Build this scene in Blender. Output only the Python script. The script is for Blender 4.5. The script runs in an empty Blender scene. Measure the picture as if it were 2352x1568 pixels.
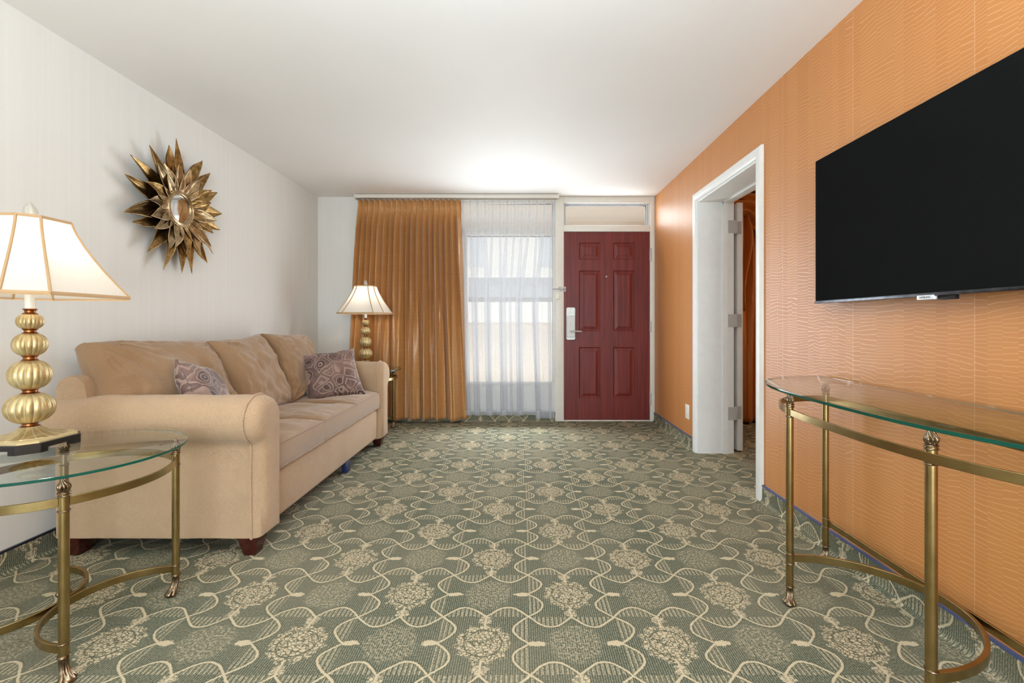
import bpy, bmesh, math, random
from mathutils import Vector, Matrix, noise as mnoise
R = random.Random(7)
S = bpy.context.scene
COL = S.collection
PI = math.pi; TAU = 2*math.pi
sin, cos = math.sin, math.cos

# ------------------------------------------------------------------ helpers
def srgb(r, g, b):
    def f(c):
        c /= 255.0
        return c/12.92 if c <= 0.04045 else ((c+0.055)/1.055)**2.4
    return (f(r), f(g), f(b), 1.0)

def lerp(a, b, t): return a+(b-a)*t
def smooth(a, b, x):
    t = max(0.0, min(1.0, (x-a)/(b-a))); return t*t*(3-2*t)
def nz(x, y=0.0, z=0.0): return mnoise.noise(Vector((x, y, z)))

class MB:
    """mesh builder"""
    def __init__(s): s.v = []; s.f = []; s.m = []; s.sm = []
    def add(s, vs, fs, mat=0, sm=False):
        o = len(s.v); s.v += [tuple(p) for p in vs]
        for f in fs: s.f.append(tuple(o+i for i in f)); s.m.append(mat); s.sm.append(sm)
        return s
    def box(s, a, b, mat=0, bev=0.0, seg=2):
        x0, y0, z0 = a; x1, y1, z1 = b
        if bev <= 0:
            vs = [(x0,y0,z0),(x1,y0,z0),(x1,y1,z0),(x0,y1,z0),(x0,y0,z1),(x1,y0,z1),(x1,y1,z1),(x0,y1,z1)]
            return s.add(vs, [(0,3,2,1),(4,5,6,7),(0,1,5,4),(1,2,6,5),(2,3,7,6),(3,0,4,7)], mat)
        bm = bmesh.new(); bmesh.ops.create_cube(bm, size=1.0)
        for v in bm.verts:
            v.co = Vector((lerp(x0,x1,v.co.x+.5), lerp(y0,y1,v.co.y+.5), lerp(z0,z1,v.co.z+.5)))
        bmesh.ops.bevel(bm, geom=list(bm.edges), offset=bev, segments=seg, profile=.5, affect='EDGES')
        return s.bm(bm, mat, True)
    def bm(s, bm, mat=0, sm=False):
        bm.verts.index_update()
        s.add([v.co[:] for v in bm.verts], [[v.index for v in f.verts] for f in bm.faces], mat, sm)
        bm.free(); return s
    def grid(s, fn, nu, nv, mat=0, cu=False, cv=False, sm=True, flip=False):
        vs = []
        for j in range(nv if cv else nv+1):
            for i in range(nu if cu else nu+1):
                vs.append(fn(i/nu, j/nv))
        W = nu if cu else nu+1; H = nv if cv else nv+1
        fs = []
        for j in range(nv):
            for i in range(nu):
                a = j*W+i; b = j*W+(i+1) % W; c = ((j+1) % H)*W+(i+1) % W; d = ((j+1) % H)*W+i
                fs.append((d, c, b, a) if flip else (a, b, c, d))
        return s.add(vs, fs, mat, sm)
    def loft(s, rings, mat=0, cap0=True, cap1=True, sm=True, closed=True):
        n = len(rings[0]); vs = [p for r in rings for p in r]; fs = []
        for j in range(len(rings)-1):
            for i in range(n if closed else n-1):
                k = (i+1) % n
                fs.append((j*n+i, j*n+k, (j+1)*n+k, (j+1)*n+i))
        s.add(vs, fs, mat, sm)
        if cap0: s.add(rings[0], [tuple(range(n))[::-1]], mat, False)
        if cap1: s.add(rings[-1], [tuple(range(n))], mat, False)
        return s
    def lathe(s, prof, n=32, mat=0, c=(0,0), fl=None, sm=True, cap=True):
        rings = []
        for (r, z) in prof:
            ring = []
            for i in range(n):
                a = TAU*i/n; rr = r*(fl(a, z) if fl else 1.0)
                ring.append((c[0]+rr*cos(a), c[1]+rr*sin(a), z))
            rings.append(ring)
        return s.loft(rings, mat, cap, cap, sm)
    def tube(s, pts, r, n=8, mat=0, closed=False, cap=True):
        P = [Vector(p) for p in pts]; rings = []; N = len(P)
        ref = Vector((0,0,1)); prev = None
        for i, p in enumerate(P):
            if closed: t = P[(i+1) % N]-P[i-1]
            else: t = P[min(i+1, N-1)]-P[max(i-1, 0)]
            t.normalize()
            if prev is None:
                a = t.cross(ref)
                if a.length < 1e-2: a = t.cross(Vector((1,0,0)))
            else: a = prev-t*prev.dot(t)
            a.normalize(); prev = a; b = a.cross(t)
            rr = r(i/(N-1)) if callable(r) else r
            rings.append([p+a*rr*cos(TAU*k/n)+b*rr*sin(TAU*k/n) for k in range(n)])
        if closed: rings.append(rings[0])
        return s.loft(rings, mat, cap and not closed, cap and not closed)
    def band(s, pts, w, h, z, mat=0, closed=False):
        """flat bar of section w (horizontal) x h (vertical) swept along a plan path"""
        N = len(pts); rings = []
        for i in range(N):
            if closed: d = (pts[(i+1) % N][0]-pts[i-1][0], pts[(i+1) % N][1]-pts[i-1][1])
            else: d = (pts[min(i+1,N-1)][0]-pts[max(i-1,0)][0], pts[min(i+1,N-1)][1]-pts[max(i-1,0)][1])
            L = math.hypot(*d); nx, ny = -d[1]/L, d[0]/L
            x, y = pts[i]; c = .0012
            sec = [(w/2, -h/2+c), (w/2, h/2-c), (w/2-c, h/2), (-w/2+c, h/2), (-w/2, h/2-c), (-w/2, -h/2+c), (-w/2+c, -h/2), (w/2-c, -h/2)]
            rings.append([(x+nx*a, y+ny*a, z+b) for a, b in sec])
        if closed: rings.append(rings[0])
        return s.loft(rings, mat, not closed, not closed, sm=True)
    def xf(s, M):
        s.v = [tuple(M @ Vector(p)) for p in s.v]; return s
    def build(s, name, mats, parent=None, origin=None, auto=math.radians(40)):
        me = bpy.data.meshes.new(name)
        if origin is None and parent is None:
            xs = [p[0] for p in s.v]; ys = [p[1] for p in s.v]; zs = [p[2] for p in s.v]
            origin = ((min(xs)+max(xs))/2, (min(ys)+max(ys))/2, min(zs))
        o = origin or (0,0,0)
        me.from_pydata([(p[0]-o[0], p[1]-o[1], p[2]-o[2]) for p in s.v], [], s.f)
        if not isinstance(mats, (list, tuple)): mats = [mats]
        for m in mats: me.materials.append(m)
        me.polygons.foreach_set('material_index', s.m)
        me.polygons.foreach_set('use_smooth', s.sm)
        me.update()
        bm = bmesh.new(); bm.from_mesh(me)
        bmesh.ops.remove_doubles(bm, verts=bm.verts, dist=1e-5)
        bmesh.ops.recalc_face_normals(bm, faces=bm.faces)
        bm.to_mesh(me); bm.free()
        if any(s.sm):
            try: me.set_sharp_from_angle(angle=auto)
            except Exception: pass
        ob = bpy.data.objects.new(name, me); COL.objects.link(ob)
        if parent is None: ob.location = o
        else: ob.parent = parent
        return ob

def tag(o, label=None, cat=None, group=None, kind=None):
    if label: o['label'] = label
    if cat: o['category'] = cat
    if group: o['group'] = group
    if kind: o['kind'] = kind
    return o
def thing(name, loc, label, cat, group=None, rz=0.0, kind=None):
    o = bpy.data.objects.new(name, None); COL.objects.link(o)
    o.location = loc; o.rotation_euler = (0,0,rz); o.empty_display_size = .1
    return tag(o, label, cat, group, kind)
def struct(o, label, cat): return tag(o, label, cat, None, 'structure')
def copy_tree(o, parent=None):
    c = o.copy(); COL.objects.link(c)
    if parent is not None: c.parent = parent
    for ch in list(o.children): copy_tree(ch, c)
    return c

# ------------------------------------------------------------------ materials
class E:
    """tiny expression wrapper over math nodes"""
    nt = None
    def __init__(s, k): s.k = k
    @staticmethod
    def op(o, *a, clamp=False):
        n = E.nt.nodes.new('ShaderNodeMath'); n.operation = o; n.use_clamp = clamp
        for i, x in enumerate(a):
            if isinstance(x, E): E.nt.links.new(x.k, n.inputs[i])
            else: n.inputs[i].default_value = float(x)
        return E(n.outputs[0])
    def __add__(s, o): return E.op('ADD', s, o)
    __radd__ = __add__
    def __sub__(s, o): return E.op('SUBTRACT', s, o)
    def __rsub__(s, o): return E.op('SUBTRACT', o, s)
    def __mul__(s, o): return E.op('MULTIPLY', s, o)
    __rmul__ = __mul__
    def __truediv__(s, o): return E.op('DIVIDE', s, o)
    def abs(s): return E.op('ABSOLUTE', s)
    def sin(s): return E.op('SINE', s)
    def cos(s): return E.op('COSINE', s)
    def sqrt(s): return E.op('SQRT', s)
    def floor(s): return E.op('FLOOR', s)
    def frac(s): return E.op('FRACT', s)
    def round(s): return E.op('ROUND', s)
    def min(s, o): return E.op('MINIMUM', s, o)
    def max(s, o): return E.op('MAXIMUM', s, o)
    def clamp(s): return E.op('ADD', s, 0.0, clamp=True)
    def step(s, a, b):      # smoothstep a..b
        n = E.nt.nodes.new('ShaderNodeMapRange'); n.interpolation_type = 'SMOOTHSTEP'
        E.nt.links.new(s.k, n.inputs[0])
        rev = a > b
        n.inputs[1].default_value = min(a, b); n.inputs[2].default_value = max(a, b)
        n.inputs[3].default_value = 1.0 if rev else 0.0; n.inputs[4].default_value = 0.0 if rev else 1.0
        return E(n.outputs[0])
def vec(x, y, z=0.0):
    n = E.nt.nodes.new('ShaderNodeCombineXYZ')
    for i, a in enumerate((x, y, z)):
        if isinstance(a, E): E.nt.links.new(a.k, n.inputs[i])
        else: n.inputs[i].default_value = float(a)
    return E(n.outputs[0])
def noise(v, scale, detail=2.0, rough=.5, dist=0.0):
    n = E.nt.nodes.new('ShaderNodeTexNoise'); E.nt.links.new(v.k, n.inputs['Vector'])
    n.inputs['Scale'].default_value = scale; n.inputs['Detail'].default_value = detail
    n.inputs['Roughness'].default_value = rough; n.inputs['Distortion'].default_value = dist
    return E(n.outputs[0])
def voro(v, scale, feature='F1', rnd=1.0):
    n = E.nt.nodes.new('ShaderNodeTexVoronoi'); n.feature = feature
    E.nt.links.new(v.k, n.inputs['Vector']); n.inputs['Scale'].default_value = scale
    n.inputs['Randomness'].default_value = rnd
    return E(n.outputs['Distance'])
def mixc(f, a, b):
    n = E.nt.nodes.new('ShaderNodeMix'); n.data_type = 'RGBA'
    if isinstance(f, E): E.nt.links.new(f.k, n.inputs[0])
    else: n.inputs[0].default_value = f
    for i, c in ((6, a), (7, b)):
        if isinstance(c, E): E.nt.links.new(c.k, n.inputs[i])
        else: n.inputs[i].default_value = c
    return E(n.outputs[2])
def position():
    g = E.nt.nodes.new('ShaderNodeNewGeometry'); return E(g.outputs['Position'])
def objco():
    g = E.nt.nodes.new('ShaderNodeTexCoord'); return E(g.outputs['Object'])
def sep(v):
    n = E.nt.nodes.new('ShaderNodeSeparateXYZ'); E.nt.links.new(v.k, n.inputs[0])
    return E(n.outputs[0]), E(n.outputs[1]), E(n.outputs[2])

def new_mat(name):
    m = bpy.data.materials.new(name); m.use_nodes = True
    E.nt = m.node_tree
    return m, m.node_tree.nodes['Principled BSDF']
def setin(p, **kw):
    for k, v in kw.items():
        s = p.inputs[k.replace('_', ' ')]
        if isinstance(v, E): E.nt.links.new(v.k, s)
        else: s.default_value = v
def bump(p, h, strength=.3, dist=.002):
    n = E.nt.nodes.new('ShaderNodeBump'); n.inputs['Strength'].default_value = strength
    n.inputs['Distance'].default_value = dist
    E.nt.links.new(h.k, n.inputs['Height']); E.nt.links.new(n.outputs[0], p.inputs['Normal'])
def simple(name, col, rough=.5, metal=0.0, **kw):
    m, p = new_mat(name)
    v = objco()
    n = noise(v, 18.0, 3.0)
    c = Vector(col[:3])
    a = tuple(c*.94)+(1,); b = tuple(min(x*1.05, 1) for x in c)+(1,)
    setin(p, Base_Color=mixc(n, a, b), Roughness=rough, Metallic=metal, **kw)
    return m

M = {}
# --- patterned carpet
def carpet(name, axis):
    m, p = new_mat(name)
    X, Y, Z = sep(position())
    if axis == 'floor': x, y = X, Y
    elif axis == 'side': x, y = Y, Z
    else: x, y = X, Z
    pv = vec(x, y, 0.0)
    wob = noise(pv, 14.0, 1.0)
    wob2 = noise(vec(y+7.3, x, 0.0), 14.0, 1.0)
    x0 = x+(wob-.5)*.012; y0 = y+(wob2-.5)*.012
    W, H, A = .3075, .2715, .054
    u = (x0+.125)/W; v = (y0-1.505)/H
    i = u.round(); j = v.round()
    fx = (u-i)*W; fy = (v-j)*H
    def par(a, b): return E.op('MULTIPLY_ADD', E.op('ABSOLUTE', E.op('MODULO', a+b, 2.0)), -2.0, 1.0)   # +1 bright, -1 ghost
    s = par(i, j)
    bright = s*.5+.5
    # horizontal scroll lines
    jb = (v-.5).round(); dv = (v-.5-jb)*H
    sb = par(i, jb)
    su = (u*TAU).sin(); cu = (u*TAU).cos()
    ch = su.abs()*sb*A
    dh = (dv-ch).abs()/((cu*(A*TAU/W))*(cu*(A*TAU/W))+1.0).sqrt()
    leafh = (dv*sb).step(0.0, .002)*((su.abs()*A)-(dv*sb)).step(0.0, .002)
    ib = (u-.5).round(); du = (u-.5-ib)*W
    sl = par(ib, j)
    sv = (v*TAU).sin(); cv = (v*TAU).cos()
    cvv = sv.abs()*sl*(-A)
    dvv = (du-cvv).abs()/((cv*(A*TAU/H))*(cv*(A*TAU/H))+1.0).sqrt()
    leafv = (du*sl*-1.0).step(0.0, .002)*((sv.abs()*A)-(du*sl*-1.0)).step(0.0, .002)
    rag = noise(pv, 170.0, 2.0)
    line = (dh.min(dvv)+(rag-.5)*.0075).step(.0050, .0026)
    leaf = leafh.max(leafv)
    hatch = (x*(TAU/.0155)).sin().step(-.15, .35)
    hatch = hatch*noise(pv, 200.0, 2.0).step(.36, .54)
    # medallions
    ang = E.op('ARCTAN2', fy, fx)
    r = (fx*fx+fy*fy).sqrt()
    petal = (ang*11.0).sin()*.005
    rr = r+(noise(pv, 60.0, 2.0)-.5)*.05+petal
    med = rr.step(.094, .084)
    pw = vec(x+(noise(pv, 95.0, 1.0)-.5)*.010, (y+(noise(vec(y, x, 2.0), 95.0, 1.0)-.5)*.010)*1.35, 0.0)
    vein = voro(pw, 72.0, 'DISTANCE_TO_EDGE').step(.03, .15)
    vein = vein*((r-.062).abs()+(noise(pv, 60.0, 1.0)-.5)*.01).step(.0005, .004)
    medb = med*vein*bright
    speck = noise(pv, 110.0, 3.0, .7).step(.46, .6)
    medg = (r+(noise(pv, 30.0, 2.0)-.5)*.05).step(.1, .075)*speck*(1.0-bright)
    # little buds above/below the bright medallions and at the sides
    e1x = fx/.026; e1y = (fy.abs()-(H/2-.018))/.024
    bud1 = ((e1x*e1x+e1y*e1y).sqrt()+(noise(pv, 55.0, 2.0)-.5)*1.5).step(1.05, .8)*bright*vein.max(.25)
    gx = (W/2-fx.abs())
    e2x = (gx-.022)/.03; e2y = fy/.013
    bud2 = ((e2x*e2x+e2y*e2y).sqrt()+(noise(pv, 70.0, 2.0)-.5)*1.5).step(1.1, .85)*(1.0-bright)
    stem = (fx.abs()+(rag-.5)*.004).step(.005, .003)*(fy.abs()).step(.07, .08)*bright
    cream = line.max(medb).max(bud1).max(bud2).max(stem)
    # ground weave
    warp = (x*(TAU/.0075)).sin()*.5+.5
    fleck = noise(vec(x, y*.55, 0.0), 260.0, 2.0, .6)
    g = (warp*.36+fleck*1.15-.32).clamp()
    ground = mixc(g.step(.30, .80), srgb(77, 82, 67), srgb(147, 145, 124))
    big = noise(pv, 1.3, 2.0)
    ground = mixc(big.step(.35, .7)*.35, ground, srgb(140, 130, 108))
    lc = mixc(fleck, srgb(172, 158, 128), srgb(212, 196, 166))
    c = mixc((leaf*hatch*.62), ground, lc)
    c = mixc(medg*.55, c, lc)
    # dark outline round the raised loops
    edge = (dh.min(dvv)).step(.012, .006)*(1.0-line)*.35
    c = mixc(edge, c, srgb(86, 90, 72))
    c = mixc((med*bright*(1.0-vein)*.55), c, srgb(96, 94, 74))
    c = mixc(cream, c, lc)
    setin(p, Base_Color=c, Roughness=.95, Specular_IOR_Level=.1)
    bump(p, cream*.6+fleck*.5+warp*.2, .55, .006)
    return m
M['carpet'] = carpet('green_scroll_carpet', 'floor')
M['carpet_side'] = carpet('carpet_skirting_side', 'side')
M['carpet_back'] = carpet('carpet_skirting_back', 'back')

def wallpaper():
    m, p = new_mat('orange_combed_wallpaper')
    X, Y, Z = sep(position())
    cy = Y/.088
    c0 = cy.floor(); f0 = cy.frac()
    h0 = ((c0*12.9898).sin()*437.58).frac()
    mul = h0.step(.50, .51)+1.0
    fm = f0*mul; fy = fm.frac(); col = c0*2.0+fm.floor()
    h1 = ((col*12.9898).sin()*437.58).frac(); h2 = ((col*78.233).sin()*143.7).frac()
    a = noise(vec(Z*7.0, h1*91.0, 1.0), 1.0, 0.0)
    b = noise(vec(Z*9.0, h2*57.0, 4.0), 1.0, 0.0)
    w = Z*64.0+(a-.5)*5.0+(fy-.5)*(b-.5)*4.2/mul+h1*7.0
    f = (w.frac()-.5).abs()
    wid = noise(vec(Z*23.0, h2*33.0, 2.0), 1.0, 0.0)
    line = (f+(wid-.5)*.05).step(.415, .46)
    tone = h2
    seam = ((Y-1.448)/.53); sd = ((seam-seam.round())*.53).abs().step(.0016, .0006)
    base = mixc(tone, srgb(190, 124, 65), srgb(196, 131, 71))
    fine = noise(vec(Y*40.0, Z*900.0, 0.0), 1.0, 1.0)
    base = mixc(fine*.25, base, srgb(182, 116, 62))
    c = mixc(line*.26, base, srgb(240, 200, 156))
    c = mixc(sd*.4, c, srgb(236, 196, 160))
    setin(p, Base_Color=c, Roughness=.46-line*.12, Specular_IOR_Level=line*.25+.55)
    bump(p, line, .12, .0008)
    return m
M['wallpaper'] = wallpaper()

def cream_wall():
    m, p = new_mat('cream_striped_wallpaper')
    X, Y, Z = sep(position())
    st = noise(vec(Y*60.0, X*60.0, Z*.6), 1.0, 2.0)
    c = mixc(st, srgb(218, 217, 212), srgb(226, 225, 220))
    setin(p, Base_Color=c, Roughness=.55, Specular_IOR_Level=.3)
    return m
M['cream'] = cream_wall()
def ceiling_mat():
    m, p = new_mat('white_ceiling_paint')
    v = position()
    n = noise(v, 1.2, 3.0); n2 = noise(v, 160.0, 2.0)
    setin(p, Base_Color=mixc(n, srgb(226, 222, 217), srgb(235, 232, 228)), Roughness=.7)
    bump(p, n*4.0+n2*.08, .12, .01)
    return m
M['ceiling'] = ceiling_mat()
M['white'] = simple('white_gloss_paint', srgb(228, 226, 222), .35)
M['frame'] = simple('offwhite_frame_paint', srgb(222, 217, 207), .4)
M['plastic'] = simple('ivory_plastic', srgb(236, 232, 218), .4)
M['navy'] = simple('navy_vinyl_cap', srgb(30, 34, 48), .35)
M['blue_cap'] = simple('blue_vinyl_cap', srgb(74, 88, 132), .35)
M['dark'] = simple('black_gasket', srgb(28, 28, 30), .5)
M['plaster'] = simple('exterior_plaster', srgb(234, 227, 216), .8)
M['concrete'] = simple('walkway_concrete', srgb(216, 212, 204), .85)
M['stucco'] = simple('white_stucco', srgb(236, 232, 226), .8)
M['greyband'] = simple('grey_fascia', srgb(178, 180, 184), .7)
M['winglass'] = simple('dark_far_glazing', srgb(206, 209, 213), .5)

def door_wood():
    m, p = new_mat('mahogany_door')
    X, Y, Z = sep(position())
    g = noise(vec(X*34.0, Y*34.0, Z*1.6), 1.0, 4.0, .6, .6)
    f = noise(vec(X*260.0, Y*260.0, Z*9.0), 1.0, 2.0)
    c = mixc(g.step(.3, .7), srgb(94, 26, 20), srgb(124, 41, 30))
    c = mixc(f*.35, c, srgb(80, 30, 26))
    setin(p, Base_Color=c, Roughness=.45, Specular_IOR_Level=.35)
    bump(p, f, .08, .001)
    return m
M['door'] = door_wood()
def woodleg():
    m, p = new_mat('dark_mahogany_leg')
    x, y, z = sep(objco())
    g = noise(vec(x*60.0, y*60.0, z*8.0), 1.0, 3.0)
    setin(p, Base_Color=mixc(g, srgb(42, 12, 8), srgb(66, 22, 14)), Roughness=.25)
    return m
M['leg'] = woodleg()

def metal(name, c0, c1, rough, sc=30.0, dirt=None, brushed=None):
    m, p = new_mat(name)
    v = objco(); n = noise(v, sc, 3.0)
    c = mixc(n.step(.3, .7), c0, c1)
    if dirt:
        d = noise(v, sc*2.6, 4.0, .65)
        c = mixc(d.step(.5, .72)*.75, c, dirt)
    setin(p, Base_Color=c, Metallic=1.0, Roughness=rough)
    if brushed:
        x, y, z = sep(v)
        b = noise(vec(x*30.0, y*30.0, z*900.0), 1.0, 2.0)
        bump(p, b, brushed, .0006)
    return m
M['brass'] = metal('antique_brushed_brass', srgb(148, 126, 82), srgb(166, 144, 98), .27, 14.0, None, .12)
M['brass_dark'] = metal('cast_dark_brass', srgb(112, 95, 74), srgb(150, 130, 106), .28, 60.0, srgb(70, 54, 40))
M['bronze'] = metal('antique_bronze_leaf', srgb(126, 98, 60), srgb(178, 144, 92), .36, 26.0, srgb(92, 66, 36))
M['bronze_light'] = metal('worn_champagne_leaf', srgb(150, 128, 98), srgb(196, 172, 134), .36, 26.0, srgb(116, 90, 58))
M['chrome'] = simple('satin_nickel', srgb(186, 183, 178), .38, .15)
M['lockmetal'] = metal('brushed_lock_metal', srgb(170, 170, 166), srgb(190, 188, 182), .5)
M['mirror'] = metal('mirror_glass', srgb(235, 238, 240), srgb(238, 240, 242), .02)

def lamp_gold():
    m, p = new_mat('champagne_gold_leaf')
    x, y, z = sep(objco())
    n = noise(vec(x, y, z), 30.0, 3.0)
    a = E.op('ARCTAN2', y, x)
    fl = 1.0-(a*8.0).cos().abs()
    c = mixc(n.step(.3, .7), srgb(174, 148, 98), srgb(206, 186, 138))
    c = mixc(fl.step(.6, 1.0)*.55, c, srgb(244, 236, 206))
    setin(p, Base_Color=c, Metallic=.7, Roughness=.42)
    return m
M['gold'] = lamp_gold()
M['copper'] = metal('copper_collar', srgb(132, 82, 46), srgb(164, 110, 66), .38, 40.0)
M['black'] = simple('black_lacquer', srgb(22, 20, 20), .25)
M['cream_gold'] = simple('cream_gold_plate', srgb(206, 186, 140), .35, .4)
M['bulbglass'] = simple('ivory_socket', srgb(238, 234, 222), .3)

def shade_mat():
    m, p = new_mat('cream_lamp_shade_silk')
    nt = m.node_tree; nt.nodes.remove(p); out = nt.nodes['Material Output']
    v = objco(); n = noise(v, 90.0, 2.0)
    d = nt.nodes.new('ShaderNodeBsdfDiffuse'); t = nt.nodes.new('ShaderNodeBsdfTranslucent')
    c = mixc(n, srgb(230, 224, 214), srgb(236, 231, 222))
    nt.links.new(c.k, d.inputs[0]); nt.links.new(c.k, t.inputs[0])
    mx = nt.nodes.new('ShaderNodeMixShader'); mx.inputs[0].default_value = .38
    nt.links.new(d.outputs[0], mx.inputs[1]); nt.links.new(t.outputs[0], mx.inputs[2])
    nt.links.new(mx.outputs[0], out.inputs[0])
    return m
M['shade'] = shade_mat()
M['shade_trim'] = simple('tan_shade_trim', srgb(182, 148, 106), .6)
def crystal():
    m, p = new_mat('frosted_crystal')
    n = noise(objco(), 60.0, 2.0)
    setin(p, Base_Color=mixc(n, srgb(226, 220, 206), srgb(244, 240, 230)), Roughness=.15, Transmission_Weight=.55, IOR=1.3)
    return m
M['crystal'] = crystal()
def bulb():
    m, p = new_mat('lit_bulb')
    n = noise(objco(), 5.0)
    setin(p, Base_Color=(1, .95, .85, 1), Emission_Color=mixc(n, (1, .84, .62, 1), (1, .86, .66, 1)), Emission_Strength=3.5)
    return m
M['bulb'] = bulb()

def glass_top(name, tint, refl=1.0):
    m, p = new_mat(name)
    nt = m.node_tree; nt.nodes.remove(p); out = nt.nodes['Material Output']
    t = nt.nodes.new('ShaderNodeBsdfTransparent')
    n = noise(position(), 2.0)
    c = mixc(n, tint, tuple(x*.985 for x in tint[:3])+(1,))
    nt.links.new(c.k, t.inputs[0])
    g = nt.nodes.new('ShaderNodeBsdfGlossy'); g.inputs['Roughness'].default_value = .02
    fr = nt.nodes.new('ShaderNodeFresnel'); fr.inputs[0].default_value = 1.45
    geo = nt.nodes.new('ShaderNodeNewGeometry')
    k = E(fr.outputs[0])*(1.0-E(geo.outputs['Backfacing']))*refl
    mx = nt.nodes.new('ShaderNodeMixShader'); nt.links.new(k.k, mx.inputs[0])
    nt.links.new(t.outputs[0], mx.inputs[1]); nt.links.new(g.outputs[0], mx.inputs[2])
    nt.links.new(mx.outputs[0], out.inputs[0])
    return m
M['glass'] = glass_top('clear_table_glass', (.93, .965, .945, 1))
M['pane'] = glass_top('window_pane_glass', (.97, .98, .98, 1), .4)
def glass_edge():
    m, p = new_mat('green_glass_edge')
    n = noise(objco(), 6.0)
    setin(p, Base_Color=mixc(n, srgb(2, 66, 56), srgb(8, 98, 84)), Roughness=.08, Transmission_Weight=.35, IOR=1.45)
    return m
M['glass_edge'] = glass_edge()

def fabric(name, c0, c1, sc=240.0, bs=.5, sheen=.2):
    m, p = new_mat(name)
    v = objco(); x, y, z = sep(v)
    k = TAU/.0052
    w = (x*k).sin()*(z*k).sin()+(y*k).sin()*((x+z)*k*.7).sin()*.6
    n = noise(v, sc, 2.0)
    big = noise(v, 4.0, 3.0)
    c = mixc((w*.22+n*.75).clamp(), c0, c1)
    c = mixc(big.step(.4, .75)*.22, c, tuple(a*.82 for a in c0[:3])+(1,))
    setin(p, Base_Color=c, Roughness=.9, Specular_IOR_Level=.15, Sheen_Weight=sheen, Sheen_Roughness=.5)
    bump(p, w*.35+n, bs, .003)
    return m
M['sofa'] = fabric('tan_woven_upholstery', srgb(160, 130, 100), srgb(206, 178, 146))
M['sofa_soft'] = fabric('tan_chenille_cushion', srgb(136, 107, 78), srgb(168, 137, 105), 420.0, .22, .35)

def pillow_mat():
    m, p = new_mat('mauve_paisley_velvet')
    v = objco(); x, y, z = sep(v)
    w = noise(v, 9.0, 2.0)
    vv = vec(x+(w-.5)*.06, z+(noise(vec(z, x, 3.0), 9.0, 1.0)-.5)*.06, 0.0)
    d = voro(vv, 9.5, 'F1', .85)
    e = voro(vv, 9.5, 'DISTANCE_TO_EDGE', .85)
    ring = (d*46.0+w*7.0).sin().step(.35, .8)*d.step(.62, .3)
    outl = (e-.09).abs().step(.045, .018)
    dark = d.step(.42, .30)
    n = noise(v, 110.0, 3.0)
    tone = noise(v, 7.0, 2.0)
    c = mixc(tone.step(.35, .65), srgb(92, 70, 64), srgb(128, 100, 90))
    c = mixc(dark*.75, c, srgb(64, 42, 42))
    c = mixc((ring.max(outl))*.8, c, srgb(168, 142, 128))
    c = mixc(n*.25, c, srgb(84, 66, 60))
    setin(p, Base_Color=c, Roughness=.7, Sheen_Weight=.5, Sheen_Roughness=.35)
    bump(p, ring.max(outl)+n*.3, .4, .003)
    return m
M['pillow'] = pillow_mat()

def satin(name, c0, c1):
    m, p = new_mat(name)
    x, y, z = sep(position())
    n = noise(vec(x*4.0, y*4.0, z*70.0), 1.0, 3.0)
    f = noise(vec(x*300.0, y*300.0, z*300.0), 1.0, 1.0)
    c = mixc((n*.7+f*.3), c0, c1)
    setin(p, Base_Color=c, Roughness=.36, Specular_IOR_Level=.6, Sheen_Weight=.2, Sheen_Roughness=.4)
    bump(p, n, .08, .002)
    return m
M['drape'] = satin('copper_satin_drape', srgb(174, 122, 68), srgb(198, 148, 92))
M['drape2'] = satin('rust_bedroom_drape', srgb(176, 100, 30), srgb(192, 116, 42))
def sheer_mat():
    m, p = new_mat('white_sheer_voile')
    nt = m.node_tree; nt.nodes.remove(p); out = nt.nodes['Material Output']
    x, y, z = sep(position())
    n = noise(vec(x*500.0, y*200.0, z*30.0), 1.0, 1.0)
    tr = nt.nodes.new('ShaderNodeBsdfTransparent')
    d = nt.nodes.new('ShaderNodeBsdfDiffuse'); tl = nt.nodes.new('ShaderNodeBsdfTranslucent')
    c = mixc(n, srgb(214, 218, 225), srgb(230, 233, 239))
    nt.links.new(c.k, d.inputs[0]); nt.links.new(c.k, tl.inputs[0])
    a = nt.nodes.new('ShaderNodeMixShader'); a.inputs[0].default_value = .5
    nt.links.new(d.outputs[0], a.inputs[1]); nt.links.new(tl.outputs[0], a.inputs[2])
    b = nt.nodes.new('ShaderNodeMixShader')
    k = n*.08+.36
    hem = (z-.03).step(.10, .095)*.2
    nt.links.new((k+hem).k, b.inputs[0])
    nt.links.new(tr.outputs[0], b.inputs[1]); nt.links.new(a.outputs[0], b.inputs[2])
    nt.links.new(b.outputs[0], out.inputs[0])
    return m
M['sheer'] = sheer_mat()
M['screen'] = simple('black_screen', srgb(25, 25, 25), .6, 0.0, Specular_IOR_Level=0.0)
M['bezel'] = metal('graphite_bezel', srgb(70, 72, 76), srgb(96, 98, 104), .3)
M['tvback'] = simple('black_plastic_housing', srgb(18, 18, 20), .5)
M['badge'] = simple('silver_white_badge', srgb(226, 228, 232), .3)
M['ink'] = simple('grey_badge_lettering', srgb(90, 92, 98), .4)
M['blue'] = simple('dark_blue_plastic', srgb(34, 46, 82), .35)
M['sofa_under'] = simple('black_dust_cover', srgb(26, 22, 18), .9)

# ------------------------------------------------------------------ room dimensions
XL, XR, YB, YF, ZC = -2.19, 1.444, 4.915, -2.9, 2.42
XR2 = XR+.28          # far face of the thick wall with the doorway
XN = 4.2              # far side of the bedroom
DY0, DY1, DZ = 2.765, 3.715, 2.06
YN = 1.2
T = .12

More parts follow.
